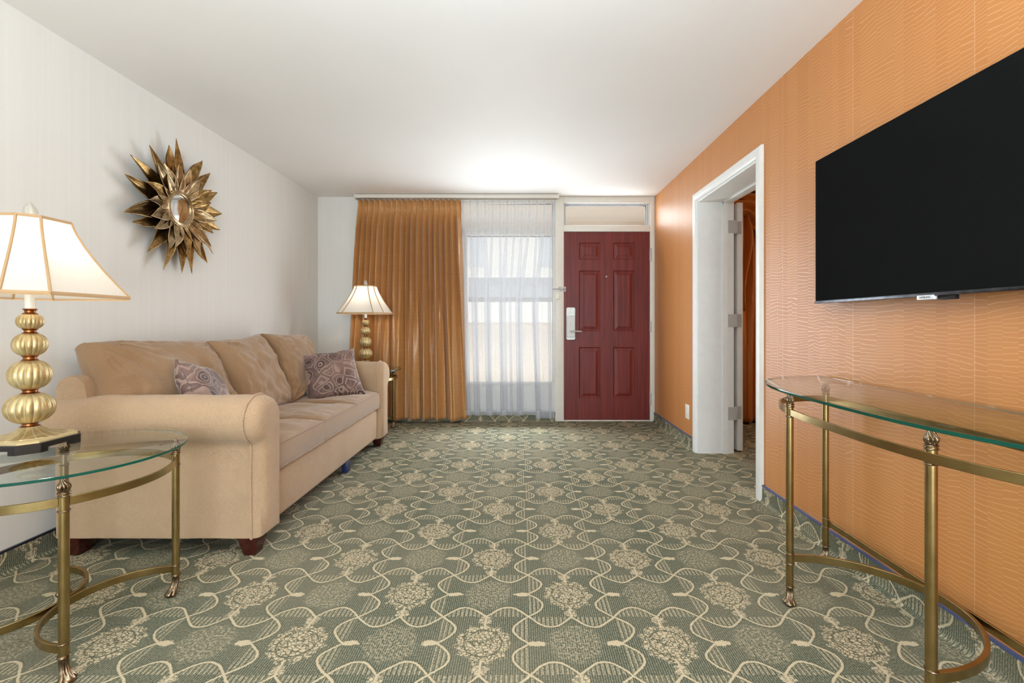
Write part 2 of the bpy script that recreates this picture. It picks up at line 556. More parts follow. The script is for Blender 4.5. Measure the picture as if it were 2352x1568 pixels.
struct(MB().box((XL-T, YF-T, -.12), (XN+T, YB, 0.0)).build('floor', M['carpet']),
       'sage green carpet with cream scrolls and round medallions', 'floor')
struct(MB().box((XL-T, YF-T, ZC), (XN+T, YB+T, ZC+.12)).build('ceiling', M['ceiling']),
       'plain white painted ceiling over the whole room', 'ceiling')
struct(MB().box((XL-T, YF-T, 0), (XL, YB+T, ZC)).build('wall_left', M['cream']),
       'cream wall behind the sofa with the sunburst mirror', 'wall')
b = MB()
b.box((XR, YF, 0), (XR2, DY0, ZC)); b.box((XR, DY1, 0), (XR2, YB, ZC)); b.box((XR, DY0, DZ), (XR2, DY1, ZC))
struct(b.build('wall_right', M['wallpaper']), 'orange wallpapered wall with the television and the doorway', 'wall')
b = MB()
WX0 = -1.56; PX0, PX1 = .372, .4655
b.box((XL, YB, 0), (WX0, YB+T, ZC)); b.box((WX0, YB+.01, 0), (PX0, YB+T, .385))
struct(b.build('wall_back', M['cream']), 'cream end wall beside and below the window', 'wall')
# rear of the room, behind the camera, with a window added to let in fill light
RW = (-1.1, 1.3, .1, 2.15)
b = MB()
b.box((XL, YF-T, 0), (RW[0], YF, ZC)); b.box((RW[1], YF-T, 0), (XR2, YF, ZC))
b.box((RW[0], YF-T, 0), (RW[1], YF, RW[2])); b.box((RW[0], YF-T, RW[3]), (RW[1], YF, ZC))
struct(b.build('wall_front', M['cream']), 'cream wall behind the camera around an added window', 'wall')
b = MB()
for (a, c) in (((RW[0], RW[2]), (RW[0]+.05, RW[3])), ((RW[1]-.05, RW[2]), (RW[1], RW[3])), ((RW[0]+.05, RW[2]), (RW[1]-.05, RW[2]+.05)), ((RW[0]+.05, RW[3]-.05), (RW[1]-.05, RW[3])), ((.075, RW[2]+.05), (.125, RW[3]-.05))):
    b.box((a[0], YF-.09, a[1]), (c[0], YF-.03, c[1]))
w3 = struct(b.build('added_window', M['frame'], origin=(0,0,0)), 'white framed window added behind the camera for fill light', 'window')
MB().box((RW[0]+.05, YF-.064, RW[2]+.05), (RW[1]-.05, YF-.058, RW[3]-.05)).build('pane', M['pane'], w3)

# bedroom seen through the doorway
struct(MB().box((XN, YN, 0), (XN+T, YB, ZC)).build('wall_bedroom_right', M['wallpaper']), 'far orange wall of the room beyond the doorway', 'wall')
struct(MB().box((XR2, YN-T, 0), (XN+T, YN, ZC)).build('wall_bedroom_front', M['wallpaper']), 'near orange wall of the room beyond the doorway', 'wall')
struct(MB().box((XR, YB, 0), (XN+T, YB+T, ZC)).build('wall_bedroom_back', M['wallpaper']), 'end wall behind the rust drape beyond the doorway', 'wall')

# skirting: carpet cove with a vinyl cap
def skirting(name, segs, axis, mat, label):
    b = MB(); c = MB()
    for (p0, p1, q, d) in segs:
        prof = [(0, 0), (d*.028, 0), (d*.018, .006), (d*.011, .018), (d*.009, .09), (0, .09)]
        r0 = []; r1 = []
        for (t, z) in prof:
            r0.append((q+t, p0, z) if axis == 'y' else (p0, q+t, z)); r1.append((q+t, p1, z) if axis == 'y' else (p1, q+t, z))
        b.loft([r0, r1], 0, sm=False)
        if axis == 'y': c.box((min(q, q+d*.012), p0, .09), (max(q, q+d*.012), p1, .0985))
        else: c.box((p0, min(q, q+d*.012), .09), (p1, max(q, q+d*.012), .0985))
    o = struct(b.build(name, mat, origin=(0,0,0)), label, 'baseboard')
    c.build('vinyl_cap', M['blue_cap' if name == 'baseboard_right' else 'navy'], o)
skirting('baseboard_left', [(YF, YB, XL, 1)], 'y', M['carpet_side'], 'carpet strip skirting with navy cap along the cream wall')
skirting('baseboard_right', [(YF, DY0-.062, XR, -1), (DY1+.062, YB, XR, -1)], 'y', M['carpet_side'], 'carpet strip skirting with blue cap along the orange wall')
skirting('baseboard_back', [(XL+.03, PX0, YB, -1)], 'x', M['carpet_back'], 'carpet strip skirting below the window wall')

# ------------------------------------------------------------------ window wall
b = MB()
fy0, fy1 = YB+.0, YB+.09
b.box((WX0, fy0, .385), (PX0, fy1+.02, .425), bev=.004)                 # bottom rail
b.box((WX0, fy0, .425), (WX0+.05, fy1, 2.36), bev=.003)
b.box((WX0, fy0, 2.36), (PX0, fy1, ZC), bev=.003)
b.box((WX0+.05, fy0, 2.005), (PX0, fy1, 2.09), bev=.004)                 # transom bar
b.box((-.62, fy0+.01, .425), (-.575, fy1, 2.005), bev=.003)
b.box((PX0-.022, fy0+.012, .425), (PX0, fy1, 2.005), bev=.003)
b.box((PX0-.022, fy0+.012, 2.09), (PX0, fy1, 2.36), bev=.003)
w1 = struct(b.build('window_1', M['frame'], origin=(0,0,0)), 'tall white framed window behind the white sheer curtain', 'window')
for (a, c) in (((WX0+.05, .425), (-.62, 2.005)), ((-.575, .425), (PX0-.022, 2.005)), ((WX0+.05, 2.09), (PX0-.022, 2.36))):
    MB().box((a[0], YB+.05, a[1]), (c[0], YB+.056, c[1])).build('pane', M['pane'], w1)
MB().box((WX0, YB-.0, .1), (PX0, YB+.01, .385)).build('sill_panel', M['white'], w1)
g = MB()
g.box((PX0-.027, YB+.03, .425), (PX0-.022, YB+.06, 2.005)); g.box((PX0-.027, YB+.03, 2.09), (PX0-.022, YB+.06, 2.36))
g.box((-.575, YB+.03, 1.998), (PX0-.022, YB+.06, 2.005))
g.build('gasket', M['dark'], w1)

DX0, DX1, DH = .4655, 1.392, 2.041
b = MB()
b.box((PX0, YB-.012, 0), (PX1, YB+.1, ZC), bev=.004)
b.box((DX1+.003, YB-.012, 0), (XR, YB+.1, ZC), bev=.003)
b.box((PX1, YB-.012, DH+.004), (DX1+.003, YB+.1, 2.112), bev=.004)
b.box((PX1, YB-.012, 2.352), (DX1+.003, YB+.1, ZC), bev=.004)
b.box((PX1, YB+.03, 2.112), (PX1+.014, YB+.09, 2.352)); b.box((DX1-.012, YB+.03, 2.112), (DX1+.003, YB+.09, 2.352))
b.box((PX1, YB+.0, 0), (DX1, YB+.1, .012), bev=.003)
struct(b.build('trim_1', M['frame']), 'off-white frame round the red entry door and its transom', 'door frame')
b = MB()
x0, x1, z0, z1 = PX1+.014, DX1-.012, 2.112, 2.352
b.box((x0, YB+.02, z1-.014), (x1, YB+.07, z1)); b.box((x1-.018, YB+.02, z0), (x1, YB+.07, z1-.014)); b.box((x0, YB+.02, z0), (x1-.018, YB+.07, z0+.006)); b.box((x0, YB+.02, z0+.006), (x0+.006, YB+.07, z1-.014))
w2 = struct(b.build('window_2', M['greyband'], origin=(0,0,0)), 'narrow transom window above the red entry door', 'window')
MB().box((x0+.006, YB+.048, z0+.006), (x1-.018, YB+.053, z1-.014)).build('pane', M['pane'], w2)
g = MB(); g.box((x0+.006, YB+.036, z1-.02), (x1-.018, YB+.048, z1-.014)); g.box((x1-.024, YB+.036, z0+.006), (x1-.018, YB+.048, z1-.02))
g.build('gasket', M['dark'], w2)

# entry door: one moulded slab with six raised panels
def entry_door():
    def px(x): return (x-1196)*YB/1045.3
    def pz(y): return 1.058-(y-742)*YB/1045.3
    xs = [(px(1330), px(1378.6)), (px(1408.5), px(1457))]
    zs = [(pz(596), pz(557)), (pz(760), pz(621)), (pz(914), pz(797))]
    y0 = YB+.002
    b = MB()
    X = sorted({DX0+.002, DX1-.002, *[q for a in xs for q in a]}); Zs = sorted({.014, DH, *[q for a in zs for q in a]})
    for i in range(len(X)-1):
        for j in range(len(Zs)-1):
            xa, xb, za, zb = X[i], X[i+1], Zs[j], Zs[j+1]
            if any(abs(xa-a[0]) < 1e-6 for a in xs) and any(abs(za-c[0]) < 1e-6 for c in zs):
                steps = [(0, 0), (.004, .004), (.012, .0075), (.018, .0075), (.046, .0015), (.05, .0)]
                rings = [[(xa+d, y0+h, za+d), (xb-d, y0+h, za+d), (xb-d, y0+h, zb-d), (xa+d, y0+h, zb-d)] for d, h in steps]
                b.loft(rings, 0, False, True, sm=False)
            else:
                b.add([(xa, y0, za), (xb, y0, za), (xb, y0, zb), (xa, y0, zb)], [(0, 1, 2, 3)])
    xa, xb, za, zb = DX0+.002, DX1-.002, .014, DH; y1 = y0+.042
    b.add([(xa, y0, za), (xb, y0, za), (xb, y0, zb), (xa, y0, zb), (xa, y1, za), (xb, y1, za), (xb, y1, zb), (xa, y1, zb)],
          [(4, 7, 6, 5), (0, 4, 5, 1), (1, 5, 6, 2), (2, 6, 7, 3), (3, 7, 4, 0)])
    d = struct(b.build('door_1', M['door'], origin=(0,0,0)), 'dark red six-panel entry door with silver lever lock', 'door')
    # lock plate
    def rr(x0, x1, z0, z1, ya, yb, r, n=6):
        ring = []
        for cx, cz, a0 in ((x1-r, z1-r, 0), (x0+r, z1-r, 90), (x0+r, z0+r, 180), (x1-r, z0+r, 270)):
            for k in range(n+1):
                a = math.radians(a0+90*k/n); ring.append((cx+r*cos(a), cz+r*sin(a)))
        m = MB(); m.loft([[(x, ya, z) for x, z in ring], [(x, yb+.003, z) for x, z in ring],
                          [((x0+x1)/2+(x-(x0+x1)/2)*.93, yb, (z0+z1)/2+(z-(z0+z1)/2)*.98) for x, z in ring]], 0, sm=False)
        return m
    lx0, lx1 = px(1300), px(1321.5); lz0, lz1 = pz(780.5), pz(705.5)
    m = rr(lx0, lx1, lz0, lz1, y0, y0-.014, .02)
    pl = m.build('lock_plate', M['lockmetal'], d)
    rr(lx0+.006, lx1-.006, lz0+.03, pz(725), y0-.013, y0-.03, .012).build('lock_housing', M['chrome'], pl)
    zc = pz(760.5); xc = px(1309.5)
    m = MB(); m.tube([(xc, y0-.012, zc), (xc, y0-.06, zc)], .011, 14)
    m.tube([(xc, y0-.058, zc), (xc+.03, y0-.062, zc), (xc+.07, y0-.06, zc), (xc+.118, y0-.052, zc-.002)], lambda t: .0105-.0025*t, 12)
    m.build('lever', M['chrome'], pl)
    MB().box((xc-.004, y0-.036, pz(747)), (xc+.004, y0-.028, pz(740)), bev=.001).build('thumb_turn', M['chrome'], pl)
    m = MB(); m.tube([(px(1392.8), y0+.002, pz(635)), (px(1392.8), y0-.006, pz(635))], .008, 14)
    m.build('peephole', M['chrome'], d)
    for (ya, yb) in ((571, 599), (738, 762), (903, 929)):
        h = MB(); h.box((px(1491.5), y0-.006, pz(yb)), (px(1494.5), y0-.0005, pz(ya)))
        h.tube([(px(1494), y0-.011, pz(yb)-.004), (px(1494), y0-.011, pz(ya)+.004)], .009, 12)
        h.build('hinge', M['chrome'], d)
    g = thing('door_guard', (px(1290), y0-.01, pz(664)), 'small chrome swing-bar door guard on the frame left of the red door', 'door guard')
    o = g.location
    m = MB(); m.box((px(1282)-o.x, -.006, -.026), (px(1290)-o.x, 0, .026), bev=.002); m.build('hook_plate', M['chrome'], g)
    m = MB(); m.box((px(1295.5)-o.x, -.006, -.026), (px(1300)-o.x, .006, -.01), bev=.002); m.box((px(1295.5)-o.x, -.006, .01), (px(1300)-o.x, .006, .026), bev=.002)
    m.box((px(1295.5)-o.x, -.006, -.01), (px(1297)-o.x, .006, .01)); m.build('door_plate', M['chrome'], g)
    m = MB(); m.tube([(px(1300)-o.x, -.016, .004), (px(1270)-o.x, -.02, .004), (px(1268)-o.x, -.02, 0), (px(1270)-o.x, -.02, -.004), (px(1300)-o.x, -.016, -.004)], .003, 8)
    m.tube([(px(1289)-o.x, -.004, 0), (px(1289)-o.x, -.022, 0)], .007, 10)
    m.build('swing_bar', M['chrome'], g)
    tag(MB().box((px(1277), YB-.034, pz(687)), (px(1284.5), YB-.012, pz(674)), bev=.003).build('alarm_sensor', M['plastic']),
        'small white plastic sensor box on the post between sheer curtain and red door', 'sensor')
entry_door()

# ------------------------------------------------------------------ doorway in the orange wall
cx = XR-.022
b = MB()
J = .02
b.box((XR-.004, DY0-.001, 0), (XR2+.004, DY0+J, DZ)); b.box((XR-.004, DY1-J, 0), (XR2+.004, DY1+.001, DZ)); b.box((XR-.004, DY0+J, DZ-J), (XR2+.004, DY1-J, DZ+.001))
# door stop on the bedroom side
b.box((XR2-.085, DY0+J, DZ-J-.014), (XR2-.045, DY1-J, DZ-J)); b.box((XR2-.085, DY1-J-.012, 0), (XR2-.045, DY1-J, DZ-J))
def casing(xw, s):
    prof = [(0, 0), (.014*s, .002), (.02*s, .014), (.022*s, .03), (.022*s, .058), (.016*s, .066), (0, .068)]
    ins = .006
    A = [(DY0+ins, 0.0), (DY0+ins, DZ-ins), (DY1-ins, DZ-ins), (DY1-ins, 0.0)]
    dirs = [(-1, 0), (-1, 1), (1, 1), (1, 0)]
    rings = [[(xw+t, y+dy*o, z+dz*o) for (t, o) in prof] for (y, z), (dy, dz) in zip(A, dirs)]
    b.loft(rings, 0, True, True, sm=False)
casing(XR, -1); casing(XR2, 1)
struct(b.build('trim_2', M['white']), 'white casing and deep jamb of the doorway in the orange wall', 'door frame')
# the open door folded back behind the wall, seen edge on
lx = XR2+.055
b = MB(); b.box((lx, DY1+.02, .012), (lx+.045, DY1+.02+.9, DZ-.012), bev=.003)
d2 = struct(b.build('door_2', M['white'], origin=(0,0,0)), 'white door standing open beyond the doorway, seen on edge', 'door')
for z in (1.058+(742-522)*3.72/1045.3, 1.058+(742-736)*3.72/1045.3, 1.058+(742-948)*3.72/1045.3):
    h = MB()
    h.box((XR2-.04, DY1-J-.003, z-.052), (XR2+.012, DY1-J+.001, z+.052))
    h.box((XR2+.03, DY1+.017, z-.052), (XR2+.088, DY1+.021, z+.052))
    for k in range(5):
        h.tube([(XR2+.02, DY1-.012, z-.055+k*.022), (XR2+.02, DY1-.012, z-.055+k*.022+.0215)], .0085, 12)
    h.box((XR2+.012, DY1-J-.003, z-.05), (XR2+.034, DY1-J+.001, z+.05)); h.box((XR2+.028, DY1-J, z-.05), (XR2+.032, DY1+.019, z+.05))
    for (qx, qz) in ((.0, .04), (-.02, .012), (-.02, -.012), (.0, -.04)):
        h.tube([(XR2-.012+qx*.8, DY1-J-.003, z+qz), (XR2-.012+qx*.8, DY1-J-.005, z+qz)], .004, 8)
        h.tube([(XR2+.066+(.014 if qx else 0), DY1+.017, z+qz), (XR2+.066+(.014 if qx else 0), DY1+.0155, z+qz)], .004, 8)
    h.build('hinge', M['chrome'], d2)

# blank plate low on the orange wall
b = MB(); b.box((XR-.006, 3.893, .232), (XR, 3.98, .356), bev=.0025)
o = tag(b.build('outlet_plate', M['plastic'], origin=(XR, 3.936, .294)), 'ivory blank outlet plate low on the orange wall beside the doorway', 'outlet')
for z in (.03, -.03):
    MB().tube([(-.005, 0, z), (-.0075, 0, z)], .003, 8).build('screw', M['chrome'], o)

# ------------------------------------------------------------------ outside
b = MB(); b.box((-6, YB+T, -.25), (6, 6.6, -.06))
struct(b.build('walkway_floor', M['concrete']), 'concrete walkway slab outside the window', 'walkway')
b = MB(); b.box((-6, YB+T, 2.52), (6, 6.75, 2.7)); b.box((-6, 6.55, 2.36), (6, 6.75, 2.52))
struct(b.build('walkway_ceiling', M['plaster']), 'beige walkway ceiling seen through the transom', 'walkway')
b = MB(); b.box((-6, 6.42, -.06), (6, 6.58, 1.02)); b.box((-6, 6.39, 1.02), (6, 6.61, 1.07))
struct(b.build('wall_parapet', M['plaster']), 'beige parapet wall of the walkway behind the sheer curtain', 'parapet')
b = MB(); b.box((-30, 6.8, -3.2), (30, 40, -3.0))  # unseen ground, put in pale to bounce light onto the walkway ceiling
struct(b.build('ground', M['concrete']), 'pale courtyard ground added below the walkway to bounce light up', 'ground')
far = thing('apartment_building', (0, 15, -3), 'white building across the courtyard, faint through the sheer curtain', 'building')
b = MB(); b.box((-14, 0, 0), (14, 5, 11)); b.build('wall', M['stucco'], far)
b = MB(); b.box((-14, -.12, 4.9), (14, 0, 5.55)); b.build('balcony_band', M['greyband'], far)
for k in range(6):
    b = MB(); b.box((-9+k*3.2, -.006, 5.9), (-7.6+k*3.2, .02, 7.0)); b.build('window', M['winglass'], far)

# ------------------------------------------------------------------ curtains
b = MB()
b.box((-1.74, 4.785, 2.378), (.405, 4.812, ZC-.004), bev=.003); b.box((-1.74, 4.812, 2.40), (.405, 4.9, ZC-.004)); b.box((-1.752, 4.785, 2.372), (-1.74, 4.915, ZC-.002))
trk = tag(b.build('curtain_track', M['frame']), 'long off-white curtain track along the ceiling over both curtains', 'curtain track')

def fold_noise(s, k): return nz(s*k, 3.7*k, .5)
def drape_panel(name, xt, xb, yc, zt, zb, n1, n2, amp, mat, seed, k=1.35, res=14, thick=.003, pin=.1, rows=56, merge=(.25, .85), flareL=0.0, parent=None, origin=None):
    nu = n1*res
    Hh = zt-zb
    def fn(s, v):
        z = lerp(zt, zb, v)
        d = v*Hh
        L = lerp(xt[0], xb[0], v**.8); Rr = lerp(xt[1], xb[1], v**1.1)
        w = Rr-L
        sw = s+.35/n1*nz(s*n1*.45, seed)*smooth(.0, .15, v)
        p1 = TAU*n1*sw+.6*nz(s*n1*.6, seed+3, 0)*smooth(.04, .3, v)
        p2 = TAU*n2*(s+.5/n2*nz(s*n2*.5, seed+9, v*.35))+.8*nz(s*n2*.9, seed+5, v*.5)
        m = smooth(merge[0], merge[1], v)
        pinch = math.exp(-((d-pin)/.035)**2)
        a1 = amp*(.45+.55*smooth(pin, pin+.25, d))*(1-.55*pinch)*(1-m*.55)
        a2 = amp*1.25*m
        sh = lambda q: (1 if sin(q) > 0 else -1)*abs(sin(q))**.62
        dep = a1*sh(p1)+a2*sh(p2)+amp*.2*nz(s*n1*1.7, seed+2, v*2.0)
        x = L+w*s
        x += w/(TAU*n1)*(k*(1-m*.5)*sin(2*p1)*.5+.95*pinch*cos(p1))+w/(TAU*n2)*k*m*sin(2*p2)*.5
        if v > .99: z += .008*nz(s*9, seed)
        z += .006*sin(p1)*(v < .02)
        return (x, yc-dep, z)
    b = MB(); b.grid(fn, nu, rows)
    ob = b.build(name, mat, parent, origin)
    md = ob.modifiers.new('thickness', 'SOLIDIFY'); md.thickness = thick; md.offset = 0
    return ob
tag(drape_panel('drape', (-1.725, -.632), (-1.845, -.555), 4.822, 2.366, .035, 19, 8, .044, M['drape'], 2.3, rows=70),
    'floor-length copper satin drape with pinch pleats drawn left of the sheer', 'curtain')

def sheer():
    n = 13; zt, zb = 2.372, .075; res = 26
    xt = (-.66, .372); xb = (-.60, .385)
    # strip centres in the lower half, irregular, read from the photograph
    bands = [.045, .13, .155, .265, .285, .41, .435, .51, .59, .615, .745, .775, .93]
    def fn(s, v):
        z = lerp(zt, zb, v); d = v*(zt-zb)
        L = lerp(xt[0], xb[0], v); w = lerp(xt[1], xb[1], v)-L
        i = s*n; kk = min(int(i), n-1); f = i-kk
        c_top = (kk+.5)/n; c_bot = bands[kk]
        c = lerp(c_top, c_bot, smooth(.02, .55, v))
        nxt = lerp((kk+1.5)/n, bands[kk+1] if kk+1 < n else 1.03, smooth(.02, .55, v))
        prv = lerp((kk-.5)/n, bands[kk-1] if kk > 0 else -.03, smooth(.02, .55, v))
        m0 = (prv+c)/2; m1 = (c+nxt)/2
        pinch = math.exp(-((d-.085)/.03)**2)
        hw = lerp(.026, (.048+.016*sin(kk*2.4)), smooth(.0, .5, v))*(1-.75*pinch)
        # S-fold: flat run, back-fold, flat run -> three layers over the strip c-hw..c+hw
        if f < .36: x = lerp(m0, c+hw*.5, f/.36); y = -.004
        elif f < .64: x = lerp(c+hw*.5, c-hw*.5, (f-.36)/.28); y = 0.0
        else: x = lerp(c-hw*.5, m1, (f-.64)/.36); y = .004
        fold = sin(PI*min(max((f-.3)/.4, 0), 1))
        yy = 4.879-fold*(.012+.016*v)+y+.006*nz(s*9, 1.1, v*1.5)
        xx = L+w*min(max(x, -.02), 1.02)+.006*nz(s*14, v*2.0, 2.0)*v
        if kk == 10 or kk == 11: xx += (.05*v*v)*(1 if kk == 10 else .5)
        zz = z+(-.035*smooth(.80, .84, s)*v if v > .9 else 0)
        return (xx, yy, zz)
    b = MB(); b.grid(fn, n*res, 50)
    ob = b.build('sheer_curtain', M['sheer'])
    tag(ob, 'white translucent pleated sheer curtain hanging before the window', 'curtain')
sheer()
# bedroom drape and swag
bd = thing('bedroom_drape', (2.45, 4.76, .03), 'rust orange tied-back drape with a swag in the room beyond the doorway', 'curtain')
drape_panel('panel', (-.55, .55), (-.5, .5), 0.0, 2.25, 0.0, 9, 7, .04, M['drape2'], 5.1, parent=bd, rows=40)
def swag(u, v):
    x = lerp(-.5, .6, u)
    z = 2.36-v*(.25+1.2*max(0, x+.15+.12*(x < -.15)*0))
    y = -.10-.045*sin(v*TAU*3.0)-.05*sin(PI*v)
    return (x, y, z)
b = MB(); b.grid(swag, 30, 50); ob = b.build('swag', M['drape2'], bd); md = ob.modifiers.new('t', 'SOLIDIFY'); md.thickness = .004
def tail(u, v):
    z = lerp(2.12, 1.15, v); w = .17*(1-v*.5)*(.45+.55*smooth(0, .2, v))
    x = -.19+w*(u-.5)+.025*sin(v*6.0)
    return (x, -.16-.035*sin(u*TAU*1.5+v*2), z)
b = MB(); b.grid(tail, 24, 30); ob = b.build('tail', M['drape2'], bd); md = ob.modifiers.new('t', 'SOLIDIFY'); md.thickness = .004

# ------------------------------------------------------------------ sofa
SX0, SX1 = -2.13, -1.155
sf = thing('sofa', (-1.64, 3.02, 0), 'three-seat tan upholstered sofa with rolled arms against the cream wall', 'sofa')
SO = sf.location.copy()
def arm_section(r=.112, zc=.615, n=26):
    """t inward from the outer panel, z up; closed contour"""
    pts = [(.155, .085), (.158, .3), (.160, .5)]
    ct = .049
    a0, a1 = math.radians(-5), math.radians(180+62)
    for i in range(n+1):
        a = lerp(a0, a1, i/n); pts.append((ct+r*cos(a), zc+r*sin(a)))
    pts += [(.0, .49), (-.002, .38), (.0, .22), (.003, .085)]
    return pts
def offset2(pts, d):
    n = len(pts); out = []
    for i in range(n):
        a = Vector(pts[i-1]); c = Vector(pts[i]); e = Vector(pts[(i+1) % n])
        t = (e-a); 
        if t.length < 1e-9: out.append(tuple(c)); continue
        t.normalize(); nrm = Vector((-t.y, t.x))
        out.append(tuple(c+nrm*d))
    return out
def arm(sign, y_out):
    """sign=+1: inward is +Y (near arm); -1: far arm"""
    base = arm_section()
    rings = []
    def ring(x, off, dz=0.0, dr=0.0):
        q = offset2(base, off)
        return [(x-SO.x, y_out+sign*t-SO.y+0, max(z, .08)+dz*smooth(.5, .7, z)) for t, z in q]
    n = 26
    rad = .055
    for i in range(n+1):
        u = i/n; x = lerp(-2.10, SX1-rad, u)
        dz = -.018+.03*sin(PI*min(1, max(0, (1-u)*1.1)))*0 + .018*smooth(.0, .25, u)+.004*nz(u*7, y_out)
        rings.append(ring(x, .004*nz(u*6, 2, y_out), dz))
    for a in (15, 30, 45, 60, 75, 90):
        a = math.radians(a)
        rings.append(ring(SX1-rad+rad*sin(a), rad*(1-cos(a))*.8))
    rings.append(ring(SX1+.002, .062))
    b = MB(); b.loft(rings, 0)
    ob = b.build('arm', M['sofa'], sf, auto=math.radians(70))
    # welt piping round the front panel
    q = offset2(base, -.0035)
    pts = [(SX1-.062-SO.x, y_out+sign*t-SO.y, z) for t, z in q]
    p = MB(); p.tube(pts, .006, 8)
    p.build('piping', M['sofa'], ob)
    return ob
YA0, YA1 = 2.055, 3.985
arm(1, YA0); arm(-1, YA1)
YS0, YS1 = YA0+.16, YA1-.16
# base rail and body
b = MB()
def rail(u, v): return None
b.box((-2.12-SO.x, YS0-.01-SO.y, .085), (-1.205-SO.x, YS1+.01-SO.y, .335), bev=.03, seg=4)
b.build('base', M['sofa'], sf)
b = MB(); b.box((-2.1-SO.x, YA0+.02-SO.y, .078), (-1.23-SO.x, YA1-.02-SO.y, .09)); b.build('dust_cover', M['sofa_under'], sf)
# back
b = MB()
sec = [(-2.135, .085), (-1.93, .085), (-1.96, .5), (-1.985, .74), (-1.995, .785), (-2.03, .815), (-2.08, .82), (-2.12, .80), (-2.14, .76)]
rings = []
for i in range(13):
    y = lerp(YA0+.03, YA1-.03, i/12); e = .02 if i in (0, 12) else 0
    rings.append([(lerp(x, -2.05, e*4)-SO.x, y-SO.y, lerp(z, .5, e)) for x, z in sec])
b.loft(rings, 0, sm=True); b.build('back', M['sofa'], sf)

def cushion(w, d, h, edge, crown, nu=30, nv=30, wr=.006, seed=0.0, pw=4.0, corner=.0):
    """pillow in local x (w) y (d), thickness z; returns MB. edge = boundary wall half height, crown = extra puff."""
    b = MB(); nn = 3
    def shape(u, v, sgn):
        x = (u*2-1); y = (v*2-1)
        k = (1-abs(x)**pw)*(1-abs(y)**pw)
        k = max(k, 0)**.5
        z = sgn*(edge+crown*k)
        pull = 1-corner*(1-abs(x)**2)*abs(y)**6
        pull2 = 1-corner*(1-abs(y)**2)*abs(x)**6
        X = x*w/2*pull2; Y = y*d/2*pull
        rr = nz(x*2.2+seed, y*2.2, sgn*1.7)*wr*2*k+nz(x*1.4+y*5+seed, y*1.2-x*4, sgn*3.1)*wr*k
        edgef = max(abs(x), abs(y))
        for cxn, cyn in ((1, 1), (1, -1), (-1, 1), (-1, -1)):
            dx, dy = x-cxn, y-cyn; rc = math.hypot(dx, dy)
            an = math.atan2(dy*cyn, dx*cxn)
            cr = nz(an*5.5+seed*1.7+cxn*3+cyn*7, rc*.8, seed)
            rr += wr*1.7*(abs(cr)*2-.5)*math.exp(-(rc/.8)**2)*smooth(.08, .35, rc)*min(1, k*1.6)
        rr += wr*1.2*nz(x*9+seed, y*9, 2.0)*smooth(.6, .95, edgef)*k
        return (X, Y, z+sgn*rr)
    # non-uniform params so the edges are well rounded
    def rm(t): t = t*2-1; return (math.copysign(abs(t)**.75, t)*.5+.5) if abs(t) > 0 else .5
    b.grid(lambda u, v: shape(rm(u), rm(v), 1), nu, nv)
    b.grid(lambda u, v: shape(rm(u), rm(v), -1), nu, nv, flip=True)
    # side wall
    per = [(u, 0.0) for u in [i/nu for i in range(nu)]]+[(1.0, i/nv) for i in range(nv)]+[(1-i/nu, 1.0) for i in range(nu)]+[(0.0, 1-i/nv) for i in range(nv)]
    P = len(per); top = [shape(rm(u), rm(v), 1) for u, v in per]; bot = [shape(rm(u), rm(v), -1) for u, v in per]
    rings = []
    for s in range(7):
        t = s/6; bul = .12*edge*sin(PI*t) if edge > .02 else 0
        rings.append([(lerp(a[0], c[0], t)*(1+bul/(w/2)), lerp(a[1], c[1], t)*(1+bul/(d/2)), lerp(a[2], c[2], t)) for a, c in zip(top, bot)])
    b.loft(rings, 0, False, False)
    return b, top, bot
# seat cushions
cw = (YS1-YS0)/3
for k in range(3):
    yc = YS0+cw*(k+.5)
    b, top, bot = cushion(.80, cw-.006, .15, .06, .036, wr=.007, seed=k*4.1, pw=5.0)
    Mx = Matrix.Translation((-1.59-SO.x, yc-SO.y, .397+.004*k)) @ Matrix.Rotation(math.radians(-1.2), 4, 'Y')
    b.xf(Mx); c = b.build('seat_cushion', M['sofa_soft'], sf, auto=math.radians(75))
    p = MB(); p.tube([Mx @ Vector(q) for q in top], .0045, 6, closed=True); p.tube([Mx @ Vector(q) for q in bot], .0045, 6, closed=True)
    p.build('piping', M['sofa_soft'], c)
# back cushions
for k, (yc, lean, yaw, xo, zt, wd) in enumerate(((YS0+.225, 29, -11, -1.885, .70, cw+.13), (YS0+cw*1.5, 22, 3, -1.80, .70, cw+.03), (YS1-.26, 20, -2, -1.79, .705, cw+.02))):
    b, top, bot = cushion(.55, wd, .2, .034, .1, nu=64, nv=64, wr=.014, seed=11+k*3.3, pw=3.6, corner=(.02, .06, .06)[k])
    # local x -> up, local z -> forward (+X world)
    Rm = Matrix(((0, 0, 1, 0), (0, 1, 0, 0), (1, 0, 0, 0), (0, 0, 0, 1)))
    Mx = Matrix.Translation((xo-SO.x, yc-SO.y, zt)) @ Matrix.Rotation(math.radians(yaw), 4, 'Z') @ Matrix.Rotation(math.radians(-lean), 4, 'Y') @ Matrix.Rotation(math.radians((-2, 3, -2)[k]), 4, 'X') @ Rm
    b.xf(Mx); c = b.build('back_cushion', M['sofa_soft'], sf, auto=math.radians(75))
    p = MB(); p.tube([Mx @ (Vector(q)+Vector((0, 0, -.02))) for q in top], .0045, 6, closed=True)
    p.build('piping', M['sofa_soft'], c)
def sofa_leg(x, y):
    b = MB(); x -= SO.x; y -= SO.y
    rings = []
    for z, h in ((.085, .042), (.06, .04), (.0, .026)):
        rings.append([(x-h, y-h, z), (x+h, y-h, z), (x+h, y+h, z), (x-h, y+h, z)])
    b.loft(rings, 0, sm=False); b.build('leg', M['leg'], sf)
for x, y in ((-1.235, 2.10), (-2.04, 2.10), (-1.235, 3.94), (-2.04, 3.94)): sofa_leg(x, y)
